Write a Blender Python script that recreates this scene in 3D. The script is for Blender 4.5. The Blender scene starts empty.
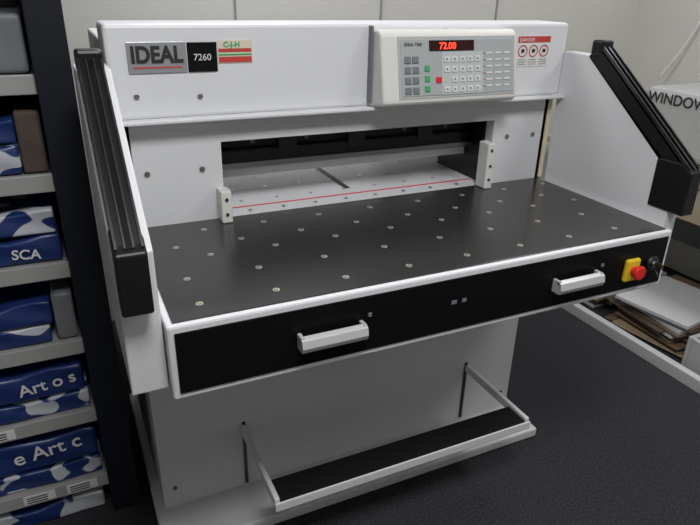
import bpy, bmesh, math, random
from mathutils import Matrix, Vector
random.seed(4)
S=bpy.context.scene
try:
    S.view_settings.view_transform='Standard'
except Exception: pass

# ---------------------------------------------------------------- materials
def mat(name,col,rough=.5,metal=0,emit=None,es=0,noise=0,nscale=40,bump=0,bscale=200,spec=None):
    m=bpy.data.materials.new(name); m.use_nodes=True
    nt=m.node_tree; b=nt.nodes['Principled BSDF']
    b.inputs['Base Color'].default_value=(*col,1)
    b.inputs['Roughness'].default_value=rough
    b.inputs['Metallic'].default_value=metal
    if spec is not None: b.inputs['Specular IOR Level'].default_value=spec
    if emit: 
        b.inputs['Emission Color'].default_value=(*emit,1); b.inputs['Emission Strength'].default_value=es
    tc=nt.nodes.new('ShaderNodeTexCoord')
    if noise:
        n=nt.nodes.new('ShaderNodeTexNoise'); n.inputs['Scale'].default_value=nscale; n.inputs['Detail'].default_value=4
        nt.links.new(tc.outputs['Object'],n.inputs['Vector'])
        r=nt.nodes.new('ShaderNodeValToRGB')
        r.color_ramp.elements[0].position=.3; r.color_ramp.elements[1].position=.7
        r.color_ramp.elements[0].color=(*[max(0,c*(1-noise)) for c in col],1)
        r.color_ramp.elements[1].color=(*[min(1,c*(1+noise)) for c in col],1)
        nt.links.new(n.outputs['Fac'],r.inputs['Fac']); nt.links.new(r.outputs['Color'],b.inputs['Base Color'])
    if bump:
        n2=nt.nodes.new('ShaderNodeTexNoise'); n2.inputs['Scale'].default_value=bscale; n2.inputs['Detail'].default_value=2
        nt.links.new(tc.outputs['Object'],n2.inputs['Vector'])
        bp=nt.nodes.new('ShaderNodeBump'); bp.inputs['Strength'].default_value=bump; bp.inputs['Distance'].default_value=.003
        nt.links.new(n2.outputs['Fac'],bp.inputs['Height']); nt.links.new(bp.outputs['Normal'],b.inputs['Normal'])
    return m
white=mat('powder_coat_white',(.63,.635,.645),.42,noise=.02,nscale=5,bump=.05,bscale=900)
white2=mat('panel_white',(.66,.665,.68),.45)
plastic=mat('plastic_warm_white',(.64,.63,.60),.4)
black=mat('black_panel',(.005,.005,.006),.35,spec=.15)
blackm=mat('black_anodised',(.008,.008,.009),.35,spec=.3)
blackr=mat('black_rubber',(.006,.006,.006),.85,noise=.3,nscale=300,bump=.4,bscale=400,spec=.2)
dark=mat('dark_interior',(.012,.012,.014),.6)
steel=mat('steel',(.35,.35,.36),.3,1)
dsteel=mat('dark_steel',(.12,.12,.125),.28,1)
beamm=mat('beam_dark_steel',(.045,.045,.05),.32,1)
alu=mat('aluminium',(.62,.62,.62),.35,.4)
silver=mat('silver_plate',(.36,.37,.39),.35,.5)
brass=mat('brass',(.85,.72,.45),.25,.8)
red=mat('red_plastic',(.65,.02,.012),.35)
redp=mat('red_print',(.5,.05,.04),.5)
yellow=mat('yellow_plastic',(.75,.5,.02),.4)
green=mat('green_print',(.05,.35,.12),.5)
cream=mat('cream_label',(.65,.58,.45),.5)
labelw=mat('label_white',(.68,.68,.67),.5)
textb=mat('text_black',(.02,.02,.02),.5)
textw=mat('text_white',(.65,.65,.65),.5)
keyp=mat('keypad_grey',(.36,.38,.38),.4)
keyl=mat('key_light',(.60,.61,.60),.4)
keyd=mat('key_dark',(.16,.18,.19),.4)
disp=mat('display_dark',(.03,.008,.008),.15)
led=mat('led_red',(.9,.03,.02),.4,emit=(1,.04,.02),es=3)
laser=mat('cut_line_red',(.6,.03,.04),.5)
reflc=mat('cream_reflection',(.7,.62,.42),.5)  # reflection tone painted as a cream colour
navy=mat('shelf_post_dark',(.008,.010,.016),.5,spec=.3)
shelfm=mat('shelf_metal',(.36,.355,.345),.45,.1)
card=mat('cardboard',(.15,.095,.055),.8,noise=.12,nscale=12)
card2=mat('cardboard_pale',(.30,.22,.14),.8,noise=.1,nscale=12)
cardd=mat('cardboard_dark',(.07,.05,.04),.8)
paperw=mat('paper_white',(.5,.5,.5),.7)
greyp=mat('grey_plastic',(.16,.17,.18),.5)
lgrey=mat('light_grey_plastic',(.40,.41,.40),.45)
wood=mat('desk_wood',(.38,.31,.22),.5,noise=.1,nscale=8)
bluep=mat('blue_wrap',(.012,.030,.13),.35)

# satin dark steel table with very gentle roughness variation
tab=bpy.data.materials.new('table_dark_steel'); tab.use_nodes=True
nt=tab.node_tree; b=nt.nodes['Principled BSDF']
b.inputs['Base Color'].default_value=(.034,.032,.031,1); b.inputs['Metallic'].default_value=.3; b.inputs['Specular IOR Level'].default_value=.9
tc=nt.nodes.new('ShaderNodeTexCoord')
no=nt.nodes.new('ShaderNodeTexNoise'); no.inputs['Scale'].default_value=5; no.inputs['Detail'].default_value=3
mr=nt.nodes.new('ShaderNodeMapRange'); mr.inputs['To Min'].default_value=.20; mr.inputs['To Max'].default_value=.30
nt.links.new(tc.outputs['Object'],no.inputs['Vector'])
nt.links.new(no.outputs['Fac'],mr.inputs['Value']); nt.links.new(mr.outputs['Result'],b.inputs['Roughness'])

# blue/white wrapped paper: irregular printed shapes
def wrapmat(name,seed,bias):
    m=bpy.data.materials.new(name); m.use_nodes=True; nt=m.node_tree; b=nt.nodes['Principled BSDF']
    tc=nt.nodes.new('ShaderNodeTexCoord'); mp=nt.nodes.new('ShaderNodeMapping')
    mp.inputs['Location'].default_value=(seed,seed*.7,seed*1.3); mp.inputs['Scale'].default_value=(1,1,1.3)
    w=nt.nodes.new('ShaderNodeTexNoise'); w.inputs['Scale'].default_value=9.0; w.inputs['Distortion'].default_value=1.4; w.inputs['Detail'].default_value=0
    r=nt.nodes.new('ShaderNodeValToRGB')
    r.color_ramp.elements[0].color=(.012,.030,.13,1); r.color_ramp.elements[1].color=(.48,.50,.54,1)
    r.color_ramp.elements[0].position=bias; r.color_ramp.elements[1].position=bias+.02
    nt.links.new(tc.outputs['Object'],mp.inputs['Vector']); nt.links.new(mp.outputs['Vector'],w.inputs['Vector'])
    nt.links.new(w.outputs['Fac'],r.inputs['Fac']); nt.links.new(r.outputs['Color'],b.inputs['Base Color'])
    b.inputs['Roughness'].default_value=.35
    n2=nt.nodes.new('ShaderNodeTexNoise'); n2.inputs['Scale'].default_value=18; bp=nt.nodes.new('ShaderNodeBump'); bp.inputs['Strength'].default_value=.5; bp.inputs['Distance'].default_value=.01
    nt.links.new(tc.outputs['Object'],n2.inputs['Vector']); nt.links.new(n2.outputs['Fac'],bp.inputs['Height']); nt.links.new(bp.outputs['Normal'],b.inputs['Normal'])
    return m
wrap=[wrapmat('ream_wrap_%d'%i,i*1.7+.4,[.54,.57,.50,.62][i]) for i in range(4)]

# carpet
carpet=mat('carpet_charcoal',(.036,.037,.041),.95,noise=.5,nscale=160,bump=.8,bscale=260,spec=.1)
wallm=mat('wall_paint',(.55,.54,.51),.7,noise=.02,nscale=2)
walld=mat('wall_paint_b',(.55,.54,.51),.7,noise=.02,nscale=2)
ceilm=mat('ceiling_tile',(.6,.6,.6),.8)
seam=mat('seam_dark',(.25,.25,.24),.7)
skirt=mat('skirting_white',(.5,.5,.5),.5)

# ---------------------------------------------------------------- helpers
def empty(name,parent=None,loc=(0,0,0),rot=(0,0,0)):
    e=bpy.data.objects.new(name,None); e.location=loc; e.rotation_euler=rot; e.empty_display_size=.1
    S.collection.objects.link(e)
    if parent: e.parent=parent
    return e
def addobj(name,bm,parent,m,bevel=0,seg=2,smooth=False):
    me=bpy.data.meshes.new(name); bmesh.ops.recalc_face_normals(bm,faces=bm.faces); bm.to_mesh(me); bm.free()
    o=bpy.data.objects.new(name,me); S.collection.objects.link(o)
    if parent: o.parent=parent
    if m: me.materials.append(m)
    if bevel:
        md=o.modifiers.new('bevel','BEVEL'); md.width=bevel; md.segments=seg; md.limit_method='ANGLE'
    if smooth:
        for p in me.polygons: p.use_smooth=True
    return o
def bmbox(bm,a,c,M=None):
    vs=[bm.verts.new((x,y,z)) for x in (a[0],c[0]) for y in (a[1],c[1]) for z in (a[2],c[2])]
    for f in ((0,1,3,2),(4,6,7,5),(0,4,5,1),(2,3,7,6),(0,2,6,4),(1,5,7,3)): bm.faces.new([vs[i] for i in f])
    if M: bmesh.ops.transform(bm,matrix=M,verts=vs)
    return vs
def box(name,p,a,c,m,bevel=0,M=None):
    bm=bmesh.new(); bmbox(bm,a,c,M); return addobj(name,bm,p,m,bevel)
def boxes(name,p,lst,m,bevel=0):
    bm=bmesh.new()
    for t in lst: bmbox(bm,t[0],t[1],t[2] if len(t)>2 else None)
    return addobj(name,bm,p,m,bevel)
def prism(name,p,poly,x0,x1,m,bevel=0):
    bm=bmesh.new()
    A=[bm.verts.new((x0,y,z)) for y,z in poly]; B=[bm.verts.new((x1,y,z)) for y,z in poly]
    bm.faces.new(A); bm.faces.new(B[::-1]); n=len(poly)
    for i in range(n): bm.faces.new([A[i],B[i],B[(i+1)%n],A[(i+1)%n]])
    return addobj(name,bm,p,m,bevel)
AX={'X':Matrix.Rotation(math.pi/2,4,'Y'),'Y':Matrix.Rotation(math.pi/2,4,'X'),'Z':Matrix.Identity(4)}
def bmcyl(bm,c,r,d,ax='Z',seg=20,r2=None):
    bmesh.ops.create_cone(bm,cap_ends=True,segments=seg,radius1=r,radius2=r if r2 is None else r2,depth=d,matrix=Matrix.Translation(c)@AX[ax])
def cyl(name,p,c,r,d,ax,m,bevel=0,seg=24,r2=None):
    bm=bmesh.new(); bmcyl(bm,c,r,d,ax,seg,r2); return addobj(name,bm,p,m,bevel)
def cyls(name,p,lst,m,bevel=0,seg=16):
    bm=bmesh.new()
    for c,r,d,ax in lst: bmcyl(bm,c,r,d,ax,seg)
    return addobj(name,bm,p,m,bevel)
def text(name,p,s,loc,size,m,rot=(math.pi/2,0,0),ext=.0004,sx=1,bold=0,align='LEFT'):
    cu=bpy.data.curves.new(name,'FONT'); cu.body=s; cu.size=size; cu.extrude=ext; cu.offset=bold; cu.align_x=align
    to=bpy.data.objects.new(name+'_t',cu); S.collection.objects.link(to)
    bpy.context.view_layer.update()
    me=bpy.data.meshes.new_from_object(to.evaluated_get(bpy.context.evaluated_depsgraph_get()))
    bpy.data.objects.remove(to)
    o=bpy.data.objects.new(name,me); S.collection.objects.link(o); me.materials.clear(); me.materials.append(m)
    o.location=loc; o.rotation_euler=rot; o.scale=(sx,1,1)
    if p: o.parent=p
    return o

# ---------------------------------------------------------------- room
FX0,FX1,FY0,FY1,H=-2.0,2.93,-2.6,1.75,2.6
box('floor',None,(FX0,FY0,-.05),(FX1,FY1,0),carpet)
box('ceiling',None,(FX0,FY0,H),(FX1,FY1,H+.05),ceilm)
box('wall_back',None,(FX0,FY1,0),(FX1+.1,FY1+.1,H),wallm)
box('wall_right',None,(FX1,FY0,0),(FX1+.1,FY1,H),walld)
box('wall_left',None,(FX0-.1,FY0,0),(FX0,FY1+.1,H),wallm)
box('wall_front',None,(FX0,FY0-.1,0),(FX1,FY0,H),wallm)
boxes('trim_1',None,[((x,FY1-.006,0),(x+.008,FY1,H)) for x in (.62,1.30,1.95)],seam)
boxes('baseboard_right',None,[((2.0,-.6,0),(2.035,1.6,.055))],skirt,.004)

# ---------------------------------------------------------------- machine
M=empty('paper_guillotine_machine')
W=1.22
# body shell
box('pedestal',M,(-.005,.485,.03),(1.225,1.07,.80),white,.004)
box('base_plinth',M,(-.03,.33,0),(1.24,1.10,.035),white2,.006)
box('rear_table_deck',M,(.03,.483,.86),(1.20,1.5,.9),white2,.003)
boxes('side_plates',M,[((0,.485,.80),(.03,1.2,1.15)),((1.195,.485,.80),(1.225,1.2,1.15))],white,.003)
boxes('housing_face',M,[((.0,.485,.9),(.228,.52,1.152)),((1.02,.485,.9),(1.225,.52,1.152)),((.228,.485,1.09),(1.02,.52,1.152))],white)
box('upper_housing',M,(-.002,.468,1.155),(1.228,.60,1.350),white2,.008)
box('upper_housing_rear',M,(.01,.60,1.155),(1.215,1.15,1.30),white2,.006)
box('upper_ledge',M,(-.005,.44,1.148),(1.228,.50,1.156),white2,.002)
boxes('opening_frame',M,[((.228,.52,.9),(.236,.75,1.09)),((1.012,.52,.9),(1.02,.75,1.09))],blackm)
box('right_corner_reflection',M,(1.208,.480,.905),(1.219,.4845,1.147),reflc)  # thin cream strip painting a reflection along the housing corner
# interior
box('clamp_housing',M,(.236,.60,1.045),(1.012,1.05,1.15),dark)
boxes('clamp_slots',M,[((x,.592,1.055),(x+.012,.6,1.085)) for x in (.33,.48,.63,.78,.92)],dsteel)
box('clamp_beam',M,(.236,.575,1.002),(1.012,.62,1.045),beamm,.006)
boxes('clamp_beam_brackets',M,[((x,.570,1.030),(x+.05,.576,1.070)) for x in (.40,.60,.82)],dark,.002)
box('knife_bar',M,(.236,.567,.999),(1.012,.575,1.012),steel,.001)
box('back_gauge',M,(.25,1.10,.905),(1.0,1.16,1.02),white2,.003)
box('white_clamp_lip',M,(.236,.605,.966),(1.012,.62,.988),labelw,.002)
box('cut_line',M,(.245,.548,.9),(1.0,.553,.9015),laser)
box('deck_slot',M,(.605,.60,.9),(.622,.98,.9012),dark)
cyls('deck_air_holes',M,[((.30+.1*i,y,.9005),.005,.0015,'Z') for i in range(7) for y in (.60,.70,.80,.9)],steel)
cyls('deck_front_holes',M,[((.30+.09*i,.515,.9025),.005,.0015,'Z') for i in range(8)],steel)
# front table box
prism('front_table_box',M,[(0,.75),(0,.9),(.485,.9),(.485,.75)],0,W,white2,.005)
box('table_surface',M,(.012,.010,.8995),(1.208,.484,.9025),tab,.001)
box('front_black_panel',M,(.012,-.003,.764),(1.208,.002,.886),black,.001)
pts=[]
for r,(y,off) in enumerate([(.06,.07),(.17,.07),(.27,.14),(.335,.08),(.42,.16)]):
    x=off
    while x<1.18:
        pts.append((x,y)); x+=.145
cyls('air_ball_rings',M,[((x,y,.9028),.0066,.0016,'Z') for x,y in pts],alu)
cyls('air_ball_gaps',M,[((x,y,.9032),.0050,.0012,'Z') for x,y in pts],dark)
cyls('air_balls',M,[((x,y,.9036),.0038,.0022,'Z') for x,y in pts],brass)
for i,(a,c) in enumerate(((.232,.368),(.848,.980))):
    boxes('handle_brackets_%d'%i,M,[((a,-.026,.806),(a+.008,-.003,.838)),((c-.008,-.026,.806),(c,-.003,.838))],lgrey,.002)
    prism('handle_bar_%d'%i,M,[(-.030,.808),(-.034,.818),(-.030,.834),(-.018,.838),(-.016,.832),(-.024,.826),(-.024,.810)],a,c,alu,.001)
    boxes('drawer_lock_%d'%i,M,[((c+.012,-.006,.842),(c+.019,-.003,.849))],greyp)
boxes('panel_label',M,[((.575,-.0045,.828),(.588,-.003,.836)),((.602,-.0045,.828),(.612,-.003,.836))],keyd)
# emergency stop and key switch
box('estop_base',M,(1.068,-.016,.79),(1.112,-.003,.848),yellow,.005)
cyl('estop_stem',M,(1.091,-.021,.820),.011,.014,'Y',red)
cyl('estop_button',M,(1.091,-.032,.820),.018,.012,'Y',red,.004,32)
cyl('key_switch_ring',M,(1.160,-.008,.825),.019,.012,'Y',dsteel,.003)
cyl('key_switch_core',M,(1.160,-.016,.825),.009,.006,'Y',steel,.002)
box('key',M,(1.158,-.040,.819),(1.162,-.018,.833),steel,.001)
cyl('key_ring',M,(1.155,-.026,.803),.009,.002,'X',steel)
# side gauge brackets
box('side_gauge_left',M,(.210,.440,.903),(.236,.484,.982),plastic,.003)
box('side_gauge_right',M,(.974,.440,.903),(1.000,.484,1.035),plastic,.003)
cyls('gauge_screws',M,[((.223,.439,.962),.004,.003,'Y'),((.223,.439,.925),.004,.003,'Y'),((.987,.439,1.015),.004,.003,'Y'),((.987,.439,.93),.004,.003,'Y'),((.987,.439,.97),.004,.003,'Y')],dsteel)
# bolts
cyls('housing_bolts',M,[((x,.484,z),.0065,.006,'Y') for x,z in ((.055,1.03),(.18,1.03),(1.07,1.04),(1.165,1.04))]+[((x,.467,z),.006,.005,'Y') for x,z in ((.05,1.205),(.185,1.20))],steel,.001)
# badges
box('brand_plate',M,(.040,.4645,1.252),(.162,.468,1.315),silver,.001)
text('brand_text',M,'IDEAL',(.046,.4635,1.274),.046,textb,bold=.0018,sx=.88)
box('brand_underline',M,(.05,.4635,1.262),(.15,.4642,1.265),redp)
box('model_plate',M,(.164,.4645,1.252),(.228,.468,1.313),black,.001)
text('model_text',M,'7260',(.176,.4635,1.276),.0195,textw,bold=0,ext=.0003)
box('dealer_sticker',M,(.230,.4665,1.268),(.308,.468,1.316),cream)
text('dealer_text',M,'C-J-H',(.243,.466,1.302),.016,green,bold=.0005)
boxes('dealer_bands',M,[((.232,.4655,1.292),(.306,.4662,1.299)),((.232,.4655,1.270),(.306,.4662,1.282))],redp)
boxes('dealer_band_green',M,[((.232,.4655,1.285),(.306,.4662,1.288))],green)
box('warning_sticker',M,(1.050,.4665,1.237),(1.168,.468,1.318),labelw)
box('warning_header',M,(1.053,.4655,1.300),(1.165,.4662,1.316),redp)
text('warning_text',M,'DANGER',(1.057,.465,1.303),.013,textw)
bm=bmesh.new()
wx=(1.072,1.109,1.146)
for x in wx:
    n=24
    o1=[bm.verts.new((x+.016*math.cos(t*2*math.pi/n),.4653,1.278+.016*math.sin(t*2*math.pi/n))) for t in range(n)]
    o2=[bm.verts.new((x+.0130*math.cos(t*2*math.pi/n),.4653,1.278+.0130*math.sin(t*2*math.pi/n))) for t in range(n)]
    for t in range(n): bm.faces.new([o1[t],o1[(t+1)%n],o2[(t+1)%n],o2[t]])
addobj('warning_rings',bm,M,redp)
boxes('warning_marks',M,[((x-.005,.465,1.274),(x+.005,.4655,1.283)) for x in wx],textb)
boxes('warning_lines',M,[((x-.014,.465,1.243+.006*k),(x+.014,.4655,1.245+.006*k)) for x in wx for k in range(3)],lgrey)
# control panel
CP=empty('control_panel',M,(.605,.388,1.172),(math.radians(-11),0,0))
prism('control_body',CP,[(0,0),(.0,.160),(.012,.172),(.05,.176),(.085,.168),(.12,0),(.01,-.008)],0,.40,plastic,.008)
box('control_bezel',CP,(.044,-.0015,.008),(.392,.001,.154),lgrey,.002)
box('control_keypad',CP,(.050,-.003,.014),(.386,.001,.148),keyp,.002)
boxes('control_keypad_zone',CP,[((.166,-.0038,.015),(.290,-.003,.117))],mat('keypad_zone',(.46,.48,.48),.4))
box('control_display',CP,(.130,-.005,.119),(.262,-.002,.144),disp,.001)
text('control_digits',CP,'72.00',(.158,-.006,.1235),.022,led,bold=.0002)
boxes('control_keys_light',CP,[((.172+.023*i,-.006,.020+.024*j),(.188+.023*i,-.003,.034+.024*j)) for i in range(5) for j in range(4) if (i,j)not in((0,1),)],keyl,.001)
boxes('control_key_marks',CP,[((.177+.023*i,-.0064,.025+.024*j),(.182+.023*i,-.006,.030+.024*j)) for i in range(5) for j in range(4) if (i,j)not in((0,1),)],greyp)
boxes('control_keys_dark',CP,[((.060+.022*i,-.006,.020+.024*j),(.077+.022*i,-.003,.036+.024*j)) for i in range(2) for j in range(4)],keyd,.001)
boxes('control_keys_green',CP,[((.116,-.006,.024+.024*j),(.130,-.003,.038+.024*j)) for j in range(3)],green,.001)
box('control_key_red',CP,(.148,-.006,.044),(.164,-.003,.058),red,.001)
boxes('control_legend',CP,[((.30+.028*i,-.0045,.03+.016*j),(.318+.028*i,-.003,.034+.016*j)) for i in range(3) for j in range(6)],labelw)
boxes('control_leds',CP,[((.292,-.0045,.03+.016*j),(.295,-.003,.033+.016*j)) for j in range(6)],redp)
text('control_caption',CP,'IDEAL 7260',(.06,-.0045,.132),.010,textb)
boxes('control_top_tag',CP,[((.20,.02,.1725),(.228,.045,.1765))],labelw)
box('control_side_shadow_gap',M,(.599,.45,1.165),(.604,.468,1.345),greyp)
# guards (both sides)
for tag,x0,x1,cx0,cx1 in (('left',-.066,-.002,-.062,-.018),('right',W+.002,W+.042,W+.002,W+.036)):
    poly=[(.468,.76),(.468,1.275),(.37,1.275),(.03,1.03),(.03,.93),(.03,.76)]
    prism('guard_body_'+tag,M,poly,x0,x1,white,.003)
    a=Vector((0,.345,1.308)); c=Vector((0,.0,1.050)); d=(c-a); L=d.length; u=d.normalized(); nrm=Vector((0,u.z,-u.y)); 
    if nrm.z<0: nrm=-nrm
    for nm,lo,hi,t0,t1,mm in (('curtain_bar_',-.05,0,cx0,cx1,blackm),('curtain_lens_',0,.003,cx0+.014,cx1-.014,black)):
        q=[a+nrm*hi,c+nrm*hi,c+nrm*lo,a+nrm*lo]
        prism(nm+tag,M,[(v.y,v.z) for v in q],t0,t1,mm,.003 if 'bar' in nm else 0)
    for k,(t0,t1) in enumerate(((cx0,cx0+.004),(cx0+.014,cx0+.017),(cx1-.017,cx1-.014),(cx1-.004,cx1))):
        q=[a+nrm*.005,c+nrm*.005,c+nrm*(-.008),a+nrm*(-.008)]
        prism('curtain_rib_%s_%d'%(tag,k),M,[(v.y,v.z) for v in q],t0,t1,dsteel)
    box('curtain_cap_'+tag,M,(cx0-.002,.325,1.275),(cx1+.002,.368,1.314),blackm,.006)
    prism('curtain_box_'+tag,M,[(-.012,.938),(-.012,1.045),(.02,1.062),(.09,1.06),(.09,.938)],cx0-.003,cx1+.003,blackm,.004)
# pedestal front details: slots, screws, foot pedal
boxes('pedal_slots',M,[((.236,.483,.04),(.246,.4855,.27)),((1.015,.483,.04),(1.025,.4855,.27))],dark)
cyls('pedal_guide_rods',M,[((.241,.480,.155),.004,.22,'Z'),((1.020,.480,.155),.004,.22,'Z')],dsteel)
cyls('pedestal_screws',M,[((.03,.484,.10),.006,.004,'Y'),((1.19,.484,.10),.006,.004,'Y')],dsteel)
boxes('pedal_arms',M,[((.230,.17,.237),(.244,.483,.264)),((1.016,.17,.237),(1.030,.483,.264))],white2,.003)
box('pedal_front_bar',M,(.230,.163,.228),(1.030,.169,.254),white2,.002)
box('pedal_tread',M,(.246,.169,.244),(1.014,.247,.257),blackr,.002)

# ---------------------------------------------------------------- shelving
SH=empty('storage_shelving_unit')
SX0,SX1,SY0,SY1=-1.15,-.14,.60,1.05
boxes('posts',SH,[((SX1,SY0-.03,0),(SX1+.075,SY0+.02,1.9)),((SX1,SY1-.05,0),(SX1+.075,SY1,1.9)),((SX0-.075,SY0-.03,0),(SX0,SY0+.02,1.9)),((SX0-.075,SY1-.05,0),(SX0,SY1,1.9))],navy,.003)
box('side_panel',SH,(SX1+.05,SY0,0),(SX1+.073,SY1,1.9),navy)
box('back_panel',SH,(SX0,SY1-.01,0),(SX1+.06,SY1,1.9),navy)
LV=[1.24,1.02,.80,.58,.36,.13]
boxes('shelf_boards',SH,[((SX0,SY0,z-.03),(SX1,SY1-.01,z)) for z in LV],shelfm,.001)
boxes('shelf_lips',SH,[((SX0,SY0-.012,z-.040),(SX1,SY0,z+.002)) for z in LV],shelfm,.002)
boxes('shelf_labels',SH,[((x,SY0-.0135,z-.034),(x+.08,SY0-.012,z-.004)) for z,x in ((.13,-.36),(.13,-.25),(.36,-.42))],labelw)
boxes('shelf_label_marks',SH,[((x+.008,SY0-.0145,z-.030+.008*k),(x+.06,SY0-.0135,z-.027+.008*k)) for z,x in ((.13,-.36),(.13,-.25),(.36,-.42)) for k in range(3)],textb)
RP=empty('paper_ream_packs')
def ream(x0,x1,z,h,m,y0=.605,d=.33,r=0,t=None,soft=.006):
    bm=bmesh.new(); vs=bmbox(bm,(x0,y0,z),(x1,y0+d,z+h))
    bmesh.ops.subdivide_edges(bm,edges=bm.edges,cuts=7,use_grid_fill=True)
    ph=random.uniform(0,9)
    for v in bm.verts:
        x,y,zz=v.co
        tz=(zz-z)/h
        w=.5+.5*math.sin(x*21+ph)+.3*math.sin(x*47+y*30+ph*2)
        v.co.z=zz-soft*1.8*w*tz
        if tz>.02: v.co.y=y-soft*.8*math.sin(x*30+zz*60+ph)*(1 if y<y0+d/2 else 0)
    o=addobj('ream_%d'%len(RP.children),bm,RP,m,.010,3,True)
    o.modifiers['bevel'].angle_limit=math.radians(50)
    if t: 
        for s,tx,tzz,sz,rr in t: text('ream_text_%d'%len(RP.children),RP,s,(tx,y0-.0085,z+tzz),sz,textw,rot=(math.pi/2,rr,0),bold=.0006)
for i,z in enumerate(LV):
    zz=z+.003
    if i==0: ream(-.55,-.22,zz,.09,paperw); ream(-.218,-.148,zz,.12,greyp,soft=.001)
    if i==1: ream(-.48,-.20,zz,.07,wrap[1]); ream(-.48,-.20,zz+.071,.06,bluep); ream(-.198,-.146,zz,.14,cardd,soft=.002)
    if i==2: ream(-.46,-.15,zz,.07,bluep,t=[('SCA',-.26,.02,.034,.1)]); ream(-.45,-.155,zz+.071,.065,wrap[0])
    if i==3: ream(-.50,-.21,zz,.05,wrap[3]); ream(-.50,-.20,zz+.051,.065,bluep); ream(-.196,-.148,zz,.13,greyp,soft=.001)
    if i==4: ream(-.47,-.15,zz,.055,wrap[2]); ream(-.46,-.155,zz+.056,.085,bluep,t=[('Art o s',-.31,.022,.048,-.12)])
    if i==5: ream(-.48,-.15,zz,.06,wrap[1]); ream(-.47,-.152,zz+.061,.10,bluep,t=[('e Art c',-.36,.035,.06,-.1)])
    ream(-.95,-.58,zz,.13,wrap[i%4])
ream(-.5,-.16,.002,.06,wrap[0])

# ---------------------------------------------------------------- right side
D=empty('work_desk')
box('desk_top',D,(2.20,.20,.71),(2.90,1.55,.74),wood,.003)
box('desk_apron',D,(2.215,.26,.56),(2.235,1.48,.71),wood,.002)
boxes('desk_legs',D,[((x,y,0),(x+.05,y+.05,.71)) for x in (2.24,2.84) for y in (.22,1.48)],greyp,.003)
box('desk_modesty_panel',D,(2.86,.27,.2),(2.88,1.48,.71),greyp)
B=empty('window_envelope_box')
box('carton',B,(2.40,.70,.742),(2.86,1.15,1.04),lgrey,.03)
text('carton_text',B,'WINDOW',(2.398,1.12,.975),.065,textb,rot=(math.pi/2,0,-math.pi/2),bold=.001)
MO=empty('computer_monitor')
boxes('monitor_shell',MO,[((2.30,.34,.82),(2.34,.70,1.0))],lgrey,.01)
box('monitor_screen',MO,(2.298,.36,.84),(2.30,.68,.985),greyp)
boxes('monitor_stand',MO,[((2.31,.50,.744),(2.33,.56,.85)),((2.27,.44,.742),(2.40,.62,.75))],greyp,.004)
CS=empty('flattened_cardboard_stack')
def stack(cx0,cy0,n,hw,hd,tag,ms):
    z=.002
    for i in range(n):
        h=random.uniform(.006,.018); m=random.choice(ms)
        cx=cx0+random.uniform(-.03,.03); cy=cy0+random.uniform(-.04,.04)
        f=random.uniform(.8,1.05)
        R=Matrix.Translation((cx,cy,0))@Matrix.Rotation(random.uniform(-.18,.18),4,'Z')
        box('sheet_%s_%d'%(tag,i),CS,(-hw*f,-hd*f,z),(hw*f,hd*f,z+h),m,.001,R); z+=h+.001
stack(2.42,1.17,9,.26,.22,'a',[card,card2,paperw,card])
stack(2.34,.68,13,.22,.19,'b',[card,paperw,card2,card,cardd,paperw])
BK=empty('plastic_storage_basket')
boxes('basket_walls',BK,[((2.08,.20,.002),(2.44,.22,.16)),((2.08,.40,.002),(2.44,.42,.16)),((2.08,.22,.002),(2.10,.40,.16)),((2.42,.22,.002),(2.44,.40,.16)),((2.10,.22,.002),(2.42,.40,.012))],lgrey,.004)
boxes('basket_papers',BK,[((2.12,.23,.014),(2.40,.39,.08)),((2.13,.24,.081),(2.39,.38,.12))],paperw)
cu=bpy.data.curves.new('wall_cable','CURVE'); cu.dimensions='3D'; cu.bevel_depth=.006
sp=cu.splines.new('BEZIER'); sp.bezier_points.add(3)
for bp_,co in zip(sp.bezier_points,((2.915,1.22,2.59),(2.915,1.27,1.5),(2.90,1.38,1.18),(2.88,1.46,1.03))):
    bp_.co=co; bp_.handle_left_type=bp_.handle_right_type='AUTO'
co=bpy.data.objects.new('wall_cable',cu); cu.materials.append(labelw); S.collection.objects.link(co)

# ---------------------------------------------------------------- lights
em=mat('lamp_diffuser',(.8,.8,.8),.5,emit=(.98,.985,1),es=2)
for i,(x,y) in enumerate(((.2,-.9),(2.0,-.9),(.6,1.35),(2.2,.7))):
    c=empty('ceiling_panel_light' if i==0 else 'ceiling_panel_light.%03d'%i)
    box('diffuser',c,(x-.3,y-.3,H-.012),(x+.3,y+.3,H-.001),em)
    l=bpy.data.lights.new('panel_lamp','AREA'); l.shape='SQUARE'; l.size=.58; l.energy=(36,14,16,11)[i]; l.color=(.98,.985,1)
    lo=bpy.data.objects.new('panel_lamp',l); lo.location=(x,y,H-.02); S.collection.objects.link(lo); lo.parent=c
l=bpy.data.lights.new('deck_fill_light','AREA'); l.shape='RECTANGLE'; l.size=.7; l.size_y=.03; l.energy=.6  # added fill light, brightens the deck inside the opening
lo=bpy.data.objects.new('deck_fill_light',l); lo.location=(.61,1.04,1.03); S.collection.objects.link(lo); lo.parent=M
w=bpy.data.worlds.new('World'); S.world=w; w.use_nodes=True
w.node_tree.nodes['Background'].inputs[0].default_value=(.5,.52,.55,1); w.node_tree.nodes['Background'].inputs[1].default_value=.3

# ---------------------------------------------------------------- camera
cam=bpy.data.cameras.new('camera'); co=bpy.data.objects.new('camera',cam); S.collection.objects.link(co)
cam.sensor_width=36; cam.lens=612.2/700*36; cam.clip_start=.02
R=Matrix.Rotation(-.44731185,4,'Z')@Matrix.Rotation(1.14701803,4,'X')@Matrix.Rotation(.02416054,4,'Z')
co.matrix_world=Matrix.Translation((-.10762,-.93227,1.42957))@R
S.camera=co
